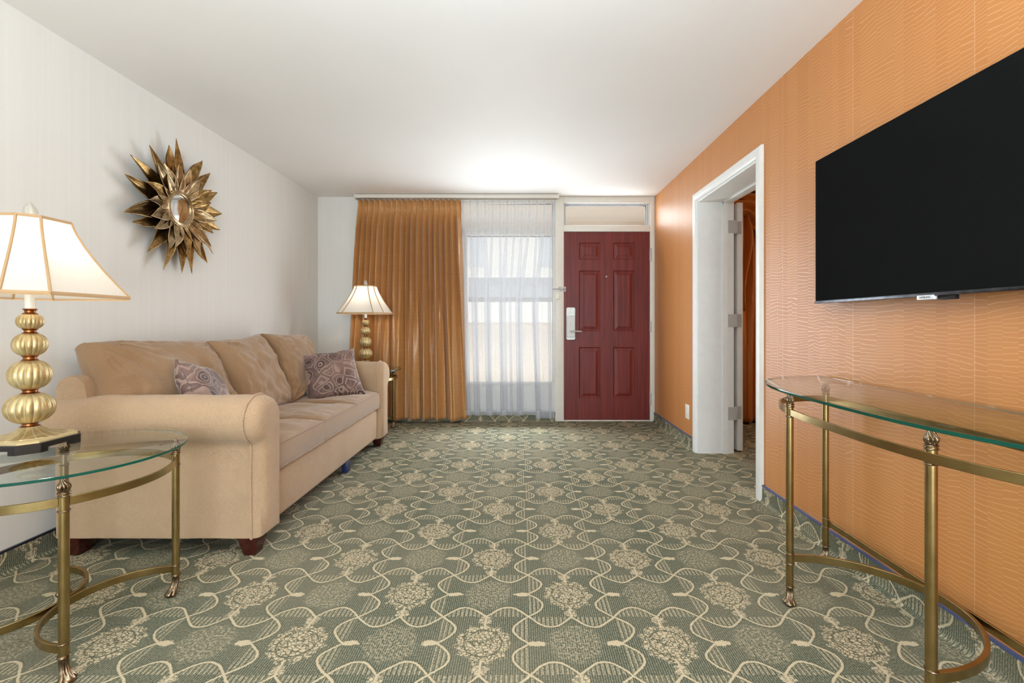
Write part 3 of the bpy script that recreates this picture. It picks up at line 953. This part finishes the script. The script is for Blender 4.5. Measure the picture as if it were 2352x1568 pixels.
b = MB(); b.box((-1.265-SO.x, 3.21-SO.y, 0), (-1.222-SO.x, 3.27-SO.y, .08), bev=.006)
tag(b.build('support_leg', M['blue'], sf), 'dark blue plastic centre support')

def throw_pillow(label, size, Mx):
    b, top, bot = cushion(size, size, .14, .006, .075, nu=36, nv=36, wr=.008, seed=size*31, pw=2.6, corner=.10)
    # local: x width, y up -> remap so local z is up in the object for the texture
    ob = b.build('throw_pillow', M['pillow'], None, origin=(0, 0, 0), auto=math.radians(80))
    me = ob.data
    for v in me.vertices: v.co = (v.co.x, v.co.z, v.co.y)
    me.flip_normals()
    ob.matrix_world = Mx
    tag(ob, label, 'pillow', 'paisley throw pillows on the sofa')
    t = [Vector((q[0], 0.0, q[1])) for q in top]
    p = MB(); p.tube(t, .004, 6, closed=True); p.build('seam', M['pillow'], ob)
    return ob
# far pillow against the far arm, near pillow slumped against the first back cushion
throw_pillow('square mauve paisley pillow leaning in the far corner of the sofa', .42,
             Matrix.Translation((-1.485, 3.58, .652)) @ Matrix.Rotation(math.radians(29), 4, 'Z') @ Matrix.Rotation(math.radians(-33), 4, 'X') @ Matrix.Rotation(math.radians(-7), 4, 'Y'))
throw_pillow('mauve paisley pillow slumped behind the near sofa arm, seen on edge', .46,
             Matrix.Translation((-1.665, 2.45, .628)) @ Matrix.Rotation(math.radians(112), 4, 'Z') @ Matrix.Rotation(math.radians(-24), 4, 'X') @ Matrix.Rotation(math.radians(12), 4, 'Y'))

# ------------------------------------------------------------------ brass and glass tables
RT = .0128
def flame(z0, z1, x, y):
    """tulip of upright lobes closing into a twisted flame"""
    b = MB(); n = 96; rings = []
    H = z1-z0
    for i in range(25):
        t = i/24
        r = .0118+.0050*sin(PI*min(1, t/.62))**1.1-.0052*smooth(.45, 1, t)
        tw = 1.35*smooth(.35, 1, t)
        dep = .30*smooth(0, .15, t)
        rings.append([(x+r*(1-dep*(1-abs(cos(4.5*(a+tw)))**.7))*cos(a), y+r*(1-dep*(1-abs(cos(4.5*(a+tw)))**.7))*sin(a), z0+H*t) for a in [TAU*k/n for k in range(n)]])
    return b.loft(rings, 0)
def paw(x, y, top, ang):
    """claw foot: fluted shank flaring into four toes, pointing along ang"""
    b = MB(); n = 96; rings = []
    ca, sa = cos(ang), sin(ang)
    N = 24
    for i in range(N+1):
        t = i/N; z = top*(1-t)
        fwd = .014*smooth(.2, .95, t)
        base = RT-.001*sin(PI*t)*(1-t)+.002*smooth(.55, .9, t)
        ring = []
        for k in range(n):
            a = TAU*k/n
            ad = (a+PI) % TAU-PI
            front = max(0.0, cos(ad*.8))
            r = base*(1-.20*(1-abs(cos(5*a))**.8)*(1-smooth(.6, .8, t))*smooth(.0, .2, t))
            r += .0105*front**.6*smooth(.5, .84, t)
            if abs(ad) < 1.5: r *= 1-.30*(1-abs(cos(ad*2.0*1.0+PI/2*0))**.5)*smooth(.55, .75, t)
            if t > .84: r *= 1-.34*((t-.84)/.16)**2
            px = fwd+r*cos(a); py = r*sin(a)*(1+.15*smooth(.5, .9, t))
            ring.append((x+px*ca-py*sa, y+px*sa+py*ca, max(z, 0)))
        rings.append(ring)
    return b.loft(rings, 0)
def ring_prof(z, r, h=.0033): return [(r-.001, z-h), (r+h*.7, z-h*.6), (r+h, z), (r+h*.7, z+h*.6), (r-.001, z+h)]
def table_leg(parent, x, y, H, paw_top, low, high, ang):
    """low=(z,z) collars round the stretcher, high = (double collar z, lower collar z)"""
    b = MB(); b.lathe([(RT, paw_top), (RT, high[0])], 28, 0, (x, y))
    leg = b.build('leg', M['brass'], parent)
    for z in set(low+(paw_top,)): 
        MB().lathe(ring_prof(z, RT), 28, 0, (x, y)).build('collar', M['brass_dark'], leg)
    c = MB(); c.lathe(ring_prof(high[0], RT), 28, 0, (x, y)); c.lathe(ring_prof(high[0]-.0085, RT), 28, 0, (x, y)); c.build('collar', M['brass_dark'], leg)
    MB().lathe(ring_prof(high[1], RT), 28, 0, (x, y)).build('collar', M['brass_dark'], leg)
    flame(high[0]+.003, H, x, y).build('flame_finial', M['brass_dark'], leg)
    paw(x, y, paw_top, ang).build('paw_foot', M['brass_dark'], leg)
    return leg
def glass_slab(outline, z0, z1, bev=.012):
    b = MB(); n = len(outline)
    cx = sum(p[0] for p in outline)/n; cy = sum(p[1] for p in outline)/n
    def sc(d):
        out = []
        for (x, y) in outline:
            L = math.hypot(x-cx, y-cy); out.append((cx+(x-cx)*(L-d)/L, cy+(y-cy)*(L-d)/L))
        return out
    r0 = [(x, y, z0) for x, y in sc(.002)]; r1 = [(x, y, z0+.002) for x, y in outline]
    r2 = [(x, y, z1-.0035) for x, y in outline]; r3 = [(x, y, z1) for x, y in sc(bev)]
    b.loft([r0, r1, r2], 1, False, False, sm=True)
    b.loft([r2, r3], 0, False, False, sm=False)
    b.add(r3, [tuple(range(n))], 0); b.add(r0, [tuple(range(n))[::-1]], 0)
    return b
def end_table(loc, label, rz=0.0):
    t = thing('end_table', loc, label, 'table', 'round glass-top end tables', rz)
    h = .218; H = .607
    glass_slab([(.343*cos(TAU*k/96), .343*sin(TAU*k/96)) for k in range(96)], H, H+.0125, .009).build('glass_top', [M['glass'], M['glass_edge']], t)
    for sx, sy in ((1, -1), (1, 1), (-1, 1), (-1, -1)):
        ang = {(1, -1): -.35, (1, 1): -1.95, (-1, 1): -.9, (-1, -1): -2.6}[(sx, sy)]
        table_leg(t, sx*h, sy*h, H, .075, (.115, .078), (.558, .505), ang)
    b = MB(); rr = h*math.sqrt(2)-.006
    b.band([(rr*cos(TAU*k/96), rr*sin(TAU*k/96)) for k in range(96)], .008, .026, .530, 0, True); b.build('rim_band', M['brass'], t)
    for s in (1, -1):
        b = MB(); b.band([(s*(h-(h-.006)*sin(PI*k/40)), -h*cos(PI*k/40)) for k in range(41)], .010, .026, .0975)
        b.build('curved_stretcher', M['brass'], t)
    return t
TN = end_table((-1.567, 1.562, 0), 'near round glass-top brass end table with claw feet before the sofa')
TF = end_table((-1.508, 4.40, 0), 'far round glass-top brass end table between sofa and drape')

def console():
    XB, YC = 1.425, 1.432
    t = thing('console_table', (1.2, YC, 0), 'half-oval glass console table on brass claw-foot legs below the television', 'table')
    ox, oy = 1.2, YC
    D, A, n = .455, .735, 2.7
    def se(a, D, A, n, xb):
        c, s = cos(a), sin(a)
        return (xb-D*abs(s)**(2/n)-ox, A*math.copysign(abs(c)**(2/n), c))
    out = [se(PI*k/110, D, A, n, XB) for k in range(111)]
    H = .797
    glass_slab(out, H, H+.0135, .012).build('glass_top', [M['glass'], M['glass_edge']], t)
    legs = [(1.018, 1.722, -2.2), (1.03, 1.142, -2.6), (1.36, 2.03, -2.6), (1.36, .834, -2.0)]
    for x, y, a in legs:
        table_leg(t, x-ox, y-oy, H, .065, (.19, .152), (.752, .706), a)
    b = MB(); b.band([se(PI*k/90, .362, .60, 2.7, 1.36) for k in range(91)], .009, .025, .7235); b.build('rim_band', M['brass'], t)
    b = MB(); b.band([(1.36-ox, -.598), (1.36-ox, .598)], .009, .025, .7235); b.build('back_band', M['brass'], t)
    b = MB(); b.band([(1.366-ox, -.598), (1.366-ox, 0), (1.366-ox, .598)], .010, .026, .171); b.build('straight_stretcher', M['brass'], t)
    b = MB(); b.band([(1.022-ox+.334*sin(PI*k/50), .29*cos(PI*k/50)) for k in range(51)], .012, .027, .171); b.build('curved_stretcher', M['brass'], t)
console()

# ------------------------------------------------------------------ lamps
def oct_ring(s, c, z, per=6):
    """square of half size s with corners cut, flat half width c"""
    P = [(c, -s), (s, -c), (s, c), (c, s), (-c, s), (-s, c), (-s, -c), (-c, -s)]
    out = []
    for i in range(8):
        a, b_ = P[i], P[(i+1) % 8]
        for k in range(per): out.append((lerp(a[0], b_[0], k/per), lerp(a[1], b_[1], k/per), z))
    return out
def make_lamp(loc, label):
    t = thing('table_lamp', loc, label, 'lamp', 'gold ball table lamps')
    # base: black tray on four corner feet, cream-gold plate
    b = MB(); s, c = .112, .070
    b.loft([oct_ring(s, c, .014), oct_ring(s, c, .03), oct_ring(s-.004, c-.002, .032)], 0, sm=False)
    for sx, sy in ((1, 1), (1, -1), (-1, 1), (-1, -1)):
        q = [(c-.024, s), (c, s), (s, c), (s, c-.024), (s-.022, c-.03), (c-.03, s-.022)]
        b.loft([[(sx*x, sy*y, 0) for x, y in q], [(sx*x, sy*y, .0145) for x, y in q]], 0, sm=False)
    b.build('base', M['black'], t)
    b = MB(); b.loft([oct_ring(s-.008, c-.003, .032), oct_ring(s-.008, c-.003, .037), oct_ring(s-.02, c-.008, .042)], 0, sm=False); b.build('base_plate', M['cream_gold'], t)
    b = MB()
    b.lathe([(.092, .041), (.09, .044), (.070, .048), (.048, .056), (.032, .067), (.0245, .076)], 72, 0, fl=lambda a, z: 1+.05*abs(cos(9*a))*smooth(.075, .045, z) if z < .075 else 1)
    b.build('fluted_foot', M['gold'], t)
    balls = [(.086, .192, .0665), (.204, .308, .057), (.322, .404, .0465), (.416, .473, .0365)]
    for z0, z1, r in balls:
        prof = []
        for i in range(19):
            u = i/18; ph = PI*lerp(.07, .93, u)
            prof.append((r*sin(ph)**.8, (z0+z1)/2-(z1-z0)/2*cos(ph)/cos(PI*.07)))
        MB().lathe(prof, 108, 0, fl=lambda a, z: .91+.09*abs(cos(8*a))**.6).build('ball', M['gold'], t)
    for z0, z1, r in ((.072, .09, .0225), (.188, .209, .0215), (.304, .326, .0195), (.4, .42, .018), (.469, .49, .0165)):
        m = (z0+z1)/2
        MB().lathe([(r+.002, z0), (r+.004, z0+.003), (r-.002, m-.003), (r-.002, m+.003), (r+.003, z1-.003), (r+.001, z1)], 32, 0).build('collar', M['copper'], t)
    MB().lathe([(.0135, .49), (.0135, .56)], 24, 0).build('socket_sleeve', M['bulbglass'], t)
    prof = [(.013, .56), (.016, .57)]+[(.03*sin(PI*k/10)+.001 if k > 2 else .016+.004*k, .575+.075*k/10) for k in range(1, 11)]
    MB().lathe(prof, 20, 0).build('bulb', M['bulb'], t)
    z0, z1 = .535, .803
    hp = [(.045*sin(PI*k/20)*(1 if k < 21 else 1), 0, .56+(z1-.56)*k/20) for k in range(21)]
    b = MB(); b.tube([(x, y, z) for x, y, z in hp], .0025, 6); b.tube([(-x, y, z) for x, y, z in hp], .0025, 6); b.build('harp', M['brass'], t)
    def prof_s(u):
        s = .094+(.226-.094)*u**1.32; return s, s*lerp(.565, .66, u)
    b = MB(); rings = []
    for i in range(21):
        u = i/20; s, c = prof_s(u); rings.append(oct_ring(s, c, lerp(z1, z0, u), 5))
    b.loft(rings, 0, False, False, sm=False)
    sh = b.build('shade', M['shade'], t)
    for k in range(8):
        pts = []
        for i in range(13):
            u = i/12; s, c = prof_s(u); q = [(c, -s), (s, -c), (s, c), (c, s), (-c, s), (-s, c), (-s, -c), (-c, -s)][k]
            pts.append((q[0]*1.004, q[1]*1.004, lerp(z1, z0, u)))
        MB().tube(pts, .0042, 6).build('rib_trim', M['shade_trim'], sh)
    for (u, hh) in ((0, .010), (1, .013)):
        b = MB(); s, c = prof_s(u); z = lerp(z1, z0, u)
        b.loft([oct_ring(s+.0015, c+.0006, z-hh/2, 1), oct_ring(s+.0025, c+.001, z, 1), oct_ring(s+.0015, c+.0006, z+hh/2, 1)], 0, False, False, sm=False)
        b.build('edge_trim', M['shade_trim'], sh)
    b = MB(); 
    for k in range(4):
        a = PI/2*k; b.tube([(0, 0, z1-.002), (.092*cos(a), .092*sin(a), z1-.002)], .0018, 6)
    b.lathe([(.012, z1-.004), (.012, z1+.002)], 16, 0); b.build('spider', M['brass'], t)
    prof = [(.013, z1+.002), (.016, z1+.008), (.011, z1+.012), (.017, z1+.022), (.019, z1+.030), (.015, z1+.044), (.008, z1+.056), (.002, z1+.064)]
    MB().lathe(prof, 48, 0, fl=lambda a, z: 1+.10*cos(6*a+(z-z1)*60)).build('finial', M['crystal'], t)
    L = bpy.data.lights.new('bulb_light', 'POINT'); L.color = (1, .90, .78); L.shadow_soft_size = .036; L.energy = LAMP_W
    lo = bpy.data.objects.new('bulb_light', L); COL.objects.link(lo); lo.parent = t; lo.location = (0, 0, .675)
    return t
LAMP_W = 2.5
make_lamp((-1.738, 1.612, .6197), 'large gold four-ball lamp with lit bell shade on the near glass table')
make_lamp((-1.535, 4.505, .6197), 'gold four-ball lamp with lit bell shade before the copper drape')

# ------------------------------------------------------------------ sunburst mirror
def sunburst():
    c = (XL, 2.845, 1.772)
    t = thing('sunburst_mirror', c, 'antique bronze sunburst mirror with layered leaf petals on the cream wall', 'mirror')
    # local frame: x out of wall, y along wall, z up
    rr = random.Random(11)
    def petal(ang, r0, r1, w, tilt, lift, twist, mat):
        b = MB(); L = r1-r0
        def fn(u, v):
            # u across -1..1, v along
            s = u*2-1
            wid = w*max(0.0, sin(PI*min(1, v*.93+.07)**.72))**.95*(1-.22*v) if v < .999 else 0.0
            q = r0+L*v
            cup = .55*abs(s)**1.3*wid+.0030*cos(s*15)*(1-v)*min(1, wid/w*2)
            out = lift+L*tilt*v+cup+.10*L*smooth(.45, .95, v)*twist*s*wid/w
            lat = s*wid+twist*.10*L*smooth(.5, 1, v)**2
            return (out, q*cos(ang)-lat*sin(ang), q*sin(ang)+lat*cos(ang))
        b.grid(fn, 12, 20)
        ob = b.build('petal', mat, t)
        md = ob.modifiers.new('t', 'SOLIDIFY'); md.thickness = .0022; md.offset = 0
    n = 18
    for k in range(n):
        a = TAU*(k+.5)/n+rr.uniform(-.07, .07)
        petal(a, .08, rr.uniform(.375, .43), rr.uniform(.050, .060), .14, .016, rr.uniform(-1, 1), M['bronze'])
    for k in range(n):
        a = TAU*k/n+rr.uniform(-.06, .06)
        petal(a, .085, rr.uniform(.26, .315), rr.uniform(.044, .054), .22, .045, rr.uniform(-.9, .9), M['bronze_light'] if cos(a) < .2 and rr.random() < .6 or rr.random() < .35 else M['bronze'])
    b = MB()
    def rev(prof, mat, name):
        b = MB(); rings = []
        for r, x in prof: rings.append([(x, r*cos(TAU*k/64), r*sin(TAU*k/64)) for k in range(64)])
        b.loft(rings, 0); return b.build(name, mat, t)
    rev([(.10, .0), (.10, .05)], M['bronze'], 'backing')
    rev([(.117, .045), (.119, .058), (.114, .068), (.107, .068), (.105, .072), (.099, .074), (.097, .071), (.092, .073), (.087, .070), (.084, .060), (.084, .055)], M['bronze_light'], 'ring_frame')
    rev([(.086, .052), (.086, .060)], M['mirror'], 'mirror_glass')
sunburst()

# ------------------------------------------------------------------ television
def tv():
    xf = 1.376; y1 = 2.128; W = 1.19; z0, z1 = 1.150, 1.815; y0 = y1-W
    t = thing('television', (XR, (y0+y1)/2, z0), 'large black flat-screen television mounted on the orange wall', 'television')
    ox, oy, oz = t.location
    def bx(b, a, c, **k): b.box((a[0]-ox, a[1]-oy, a[2]-oz), (c[0]-ox, c[1]-oy, c[2]-oz), **k)
    b = MB(); bx(b, (xf+.003, y0, z0), (xf+.032, y1, z1), bev=.003); bx(b, (xf+.032, y0+.15, z0+.03), (xf+.052, y1-.15, z1-.2), bev=.004); b.build('housing', M['tvback'], t)
    b = MB(); bx(b, (xf, y0+.004, z0+.012), (xf+.004, y1-.004, z1-.004)); b.build('screen', M['screen'], t)
    b = MB(); bx(b, (xf-.003, y0, z0-.001), (xf+.008, y1, z0+.011), bev=.002); b.build('bottom_bezel', M['bezel'], t)
    b = MB(); bx(b, (xf+.052, y0+.4, z0+.15), (XR-.0005, y1-.4, z1-.25)); b.build('wall_bracket', M['tvback'], t)
    yc = 1.543
    b = MB(); bx(b, (xf-.006, yc-.032, z0-.012), (xf+.006, yc+.032, z0+.003), bev=.001); bd = b.build('badge', M['badge'], t)
    b = MB(); bx(b, (xf+.01, yc-.085, z0-.014), (xf+.03, yc-.03, z0+.002), bev=.002); b.build('sensor', M['tvback'], t)
    cu = bpy.data.curves.new('txt', 'FONT'); cu.body = 'SAMSUNG'; cu.size = .0095; cu.extrude = .0003; cu.align_x = 'CENTER'; cu.align_y = 'CENTER'
    to = bpy.data.objects.new('txt', cu); COL.objects.link(to)
    bpy.context.view_layer.update()
    me = bpy.data.meshes.new_from_object(to.evaluated_get(bpy.context.evaluated_depsgraph_get()))
    bpy.data.objects.remove(to)
    me.materials.clear(); me.materials.append(M['ink'])
    lo = bpy.data.objects.new('badge_lettering', me); COL.objects.link(lo); lo.parent = bd
    lo.matrix_local = Matrix.Translation((xf-.0064-ox, yc-oy, z0-.0045-oz)) @ Matrix(((0, 0, -1, 0), (-1, 0, 0, 0), (0, 1, 0, 0), (0, 0, 0, 1)))
tv()

# ------------------------------------------------------------------ light
w = bpy.data.worlds.new('World'); S.world = w; w.use_nodes = True
nt = w.node_tree; bg = nt.nodes['Background']
sky = nt.nodes.new('ShaderNodeTexSky'); sky.sky_type = 'HOSEK_WILKIE'; sky.turbidity = 4.0
sky.sun_direction = Vector((.3, -.6, .75)).normalized(); sky.ground_albedo = .5
nt.links.new(sky.outputs[0], bg.inputs[0]); bg.inputs[1].default_value = 2.1
def light(kind, name, loc, rot, energy, color=(1, 1, 1), **kw):
    L = bpy.data.lights.new(name, kind); L.energy = energy; L.color = color
    for k, v in kw.items(): setattr(L, k, v)
    o = bpy.data.objects.new(name, L); COL.objects.link(o); o.location = loc; o.rotation_euler = rot
    return o
sd = Vector((-.25, .62, -.74))
light('SUN', 'sun', (0, -5, 8), sd.to_track_quat('-Z', 'Y').to_euler(), 4.2, (1, .95, .88), angle=.01)
# fill light added outside the made-up window behind the camera
light('AREA', 'rear_fill', ((RW[0]+RW[1])/2, YF-.16, (RW[2]+RW[3])/2), (PI/2, 0, 0), 250.0, (.80, .91, 1), shape='RECTANGLE', size=RW[1]-RW[0], size_y=RW[3]-RW[2])
# unseen uplight added to brighten the ceiling and soften the room
light('AREA', 'ceiling_fill', (-.15, .2, 1.62), (PI, 0, 0), 97.0, (.75, .89, 1), shape='DISK', size=.5)
# area fill added on the room side of the sheer, standing in for daylight
light('AREA', 'window_fill', (-.11, 4.74, 1.05), (-PI/2-.08, 0, 0), 42.0, (.84, .93, 1), shape='RECTANGLE', size=.95, size_y=1.7)
light('AREA', 'window_backlight', (-.11, YB+.115, 1.3), (-PI/2, 0, 0), 5.5, (.95, .98, 1), shape='RECTANGLE', size=.95, size_y=1.9)  # added outside the pane to brighten the sheer from behind
light('AREA', 'transom_daylight', (.93, YB+.115, 2.23), (-PI/2, 0, 0), 5.0, (.92, .97, 1), shape='RECTANGLE', size=.85, size_y=.2)  # area light added outside the transom pane, standing in for daylight
light('AREA', 'walkway_fill', (.4, 5.7, .0), (PI, 0, 0), 36.0, (1, .97, .92), shape='RECTANGLE', size=4.0, size_y=1.2)  # added upward light that brightens the walkway ceiling and parapet
light('POINT', 'bedroom_fill', (3.2, 3.4, 1.5), (0, 0, 0), 22.0, (1, .78, .55), shadow_soft_size=.15)  # warm fill added in the bedroom, no lamp modelled there

# ------------------------------------------------------------------ camera
cam = bpy.data.cameras.new('camera'); co = bpy.data.objects.new('camera', cam); COL.objects.link(co)
co.location = (0, 0, 1.058); co.rotation_euler = (PI/2, 0, 0)
cam.sensor_fit = 'HORIZONTAL'; cam.sensor_width = 36.0; cam.lens = 16.0
cam.shift_x = -20/2352; cam.shift_y = -42/2352
cam.clip_start = .05
S.camera = co
vs = S.view_settings
S.display_settings.display_device = 'sRGB'
vs.view_transform = 'Standard'; vs.look = 'None'; vs.gamma = 1.0; vs.use_curve_mapping = False
vs.exposure = 0.0
S.cycles.use_denoising = True
S.cycles.max_bounces = 10; S.cycles.diffuse_bounces = 5; S.cycles.glossy_bounces = 4; S.cycles.transmission_bounces = 6; S.cycles.transparent_max_bounces = 16
S.cycles.caustics_reflective = False; S.cycles.caustics_refractive = False
S.cycles.sample_clamp_indirect = 6.0
S.cycles.use_adaptive_sampling = True; S.cycles.adaptive_threshold = .02
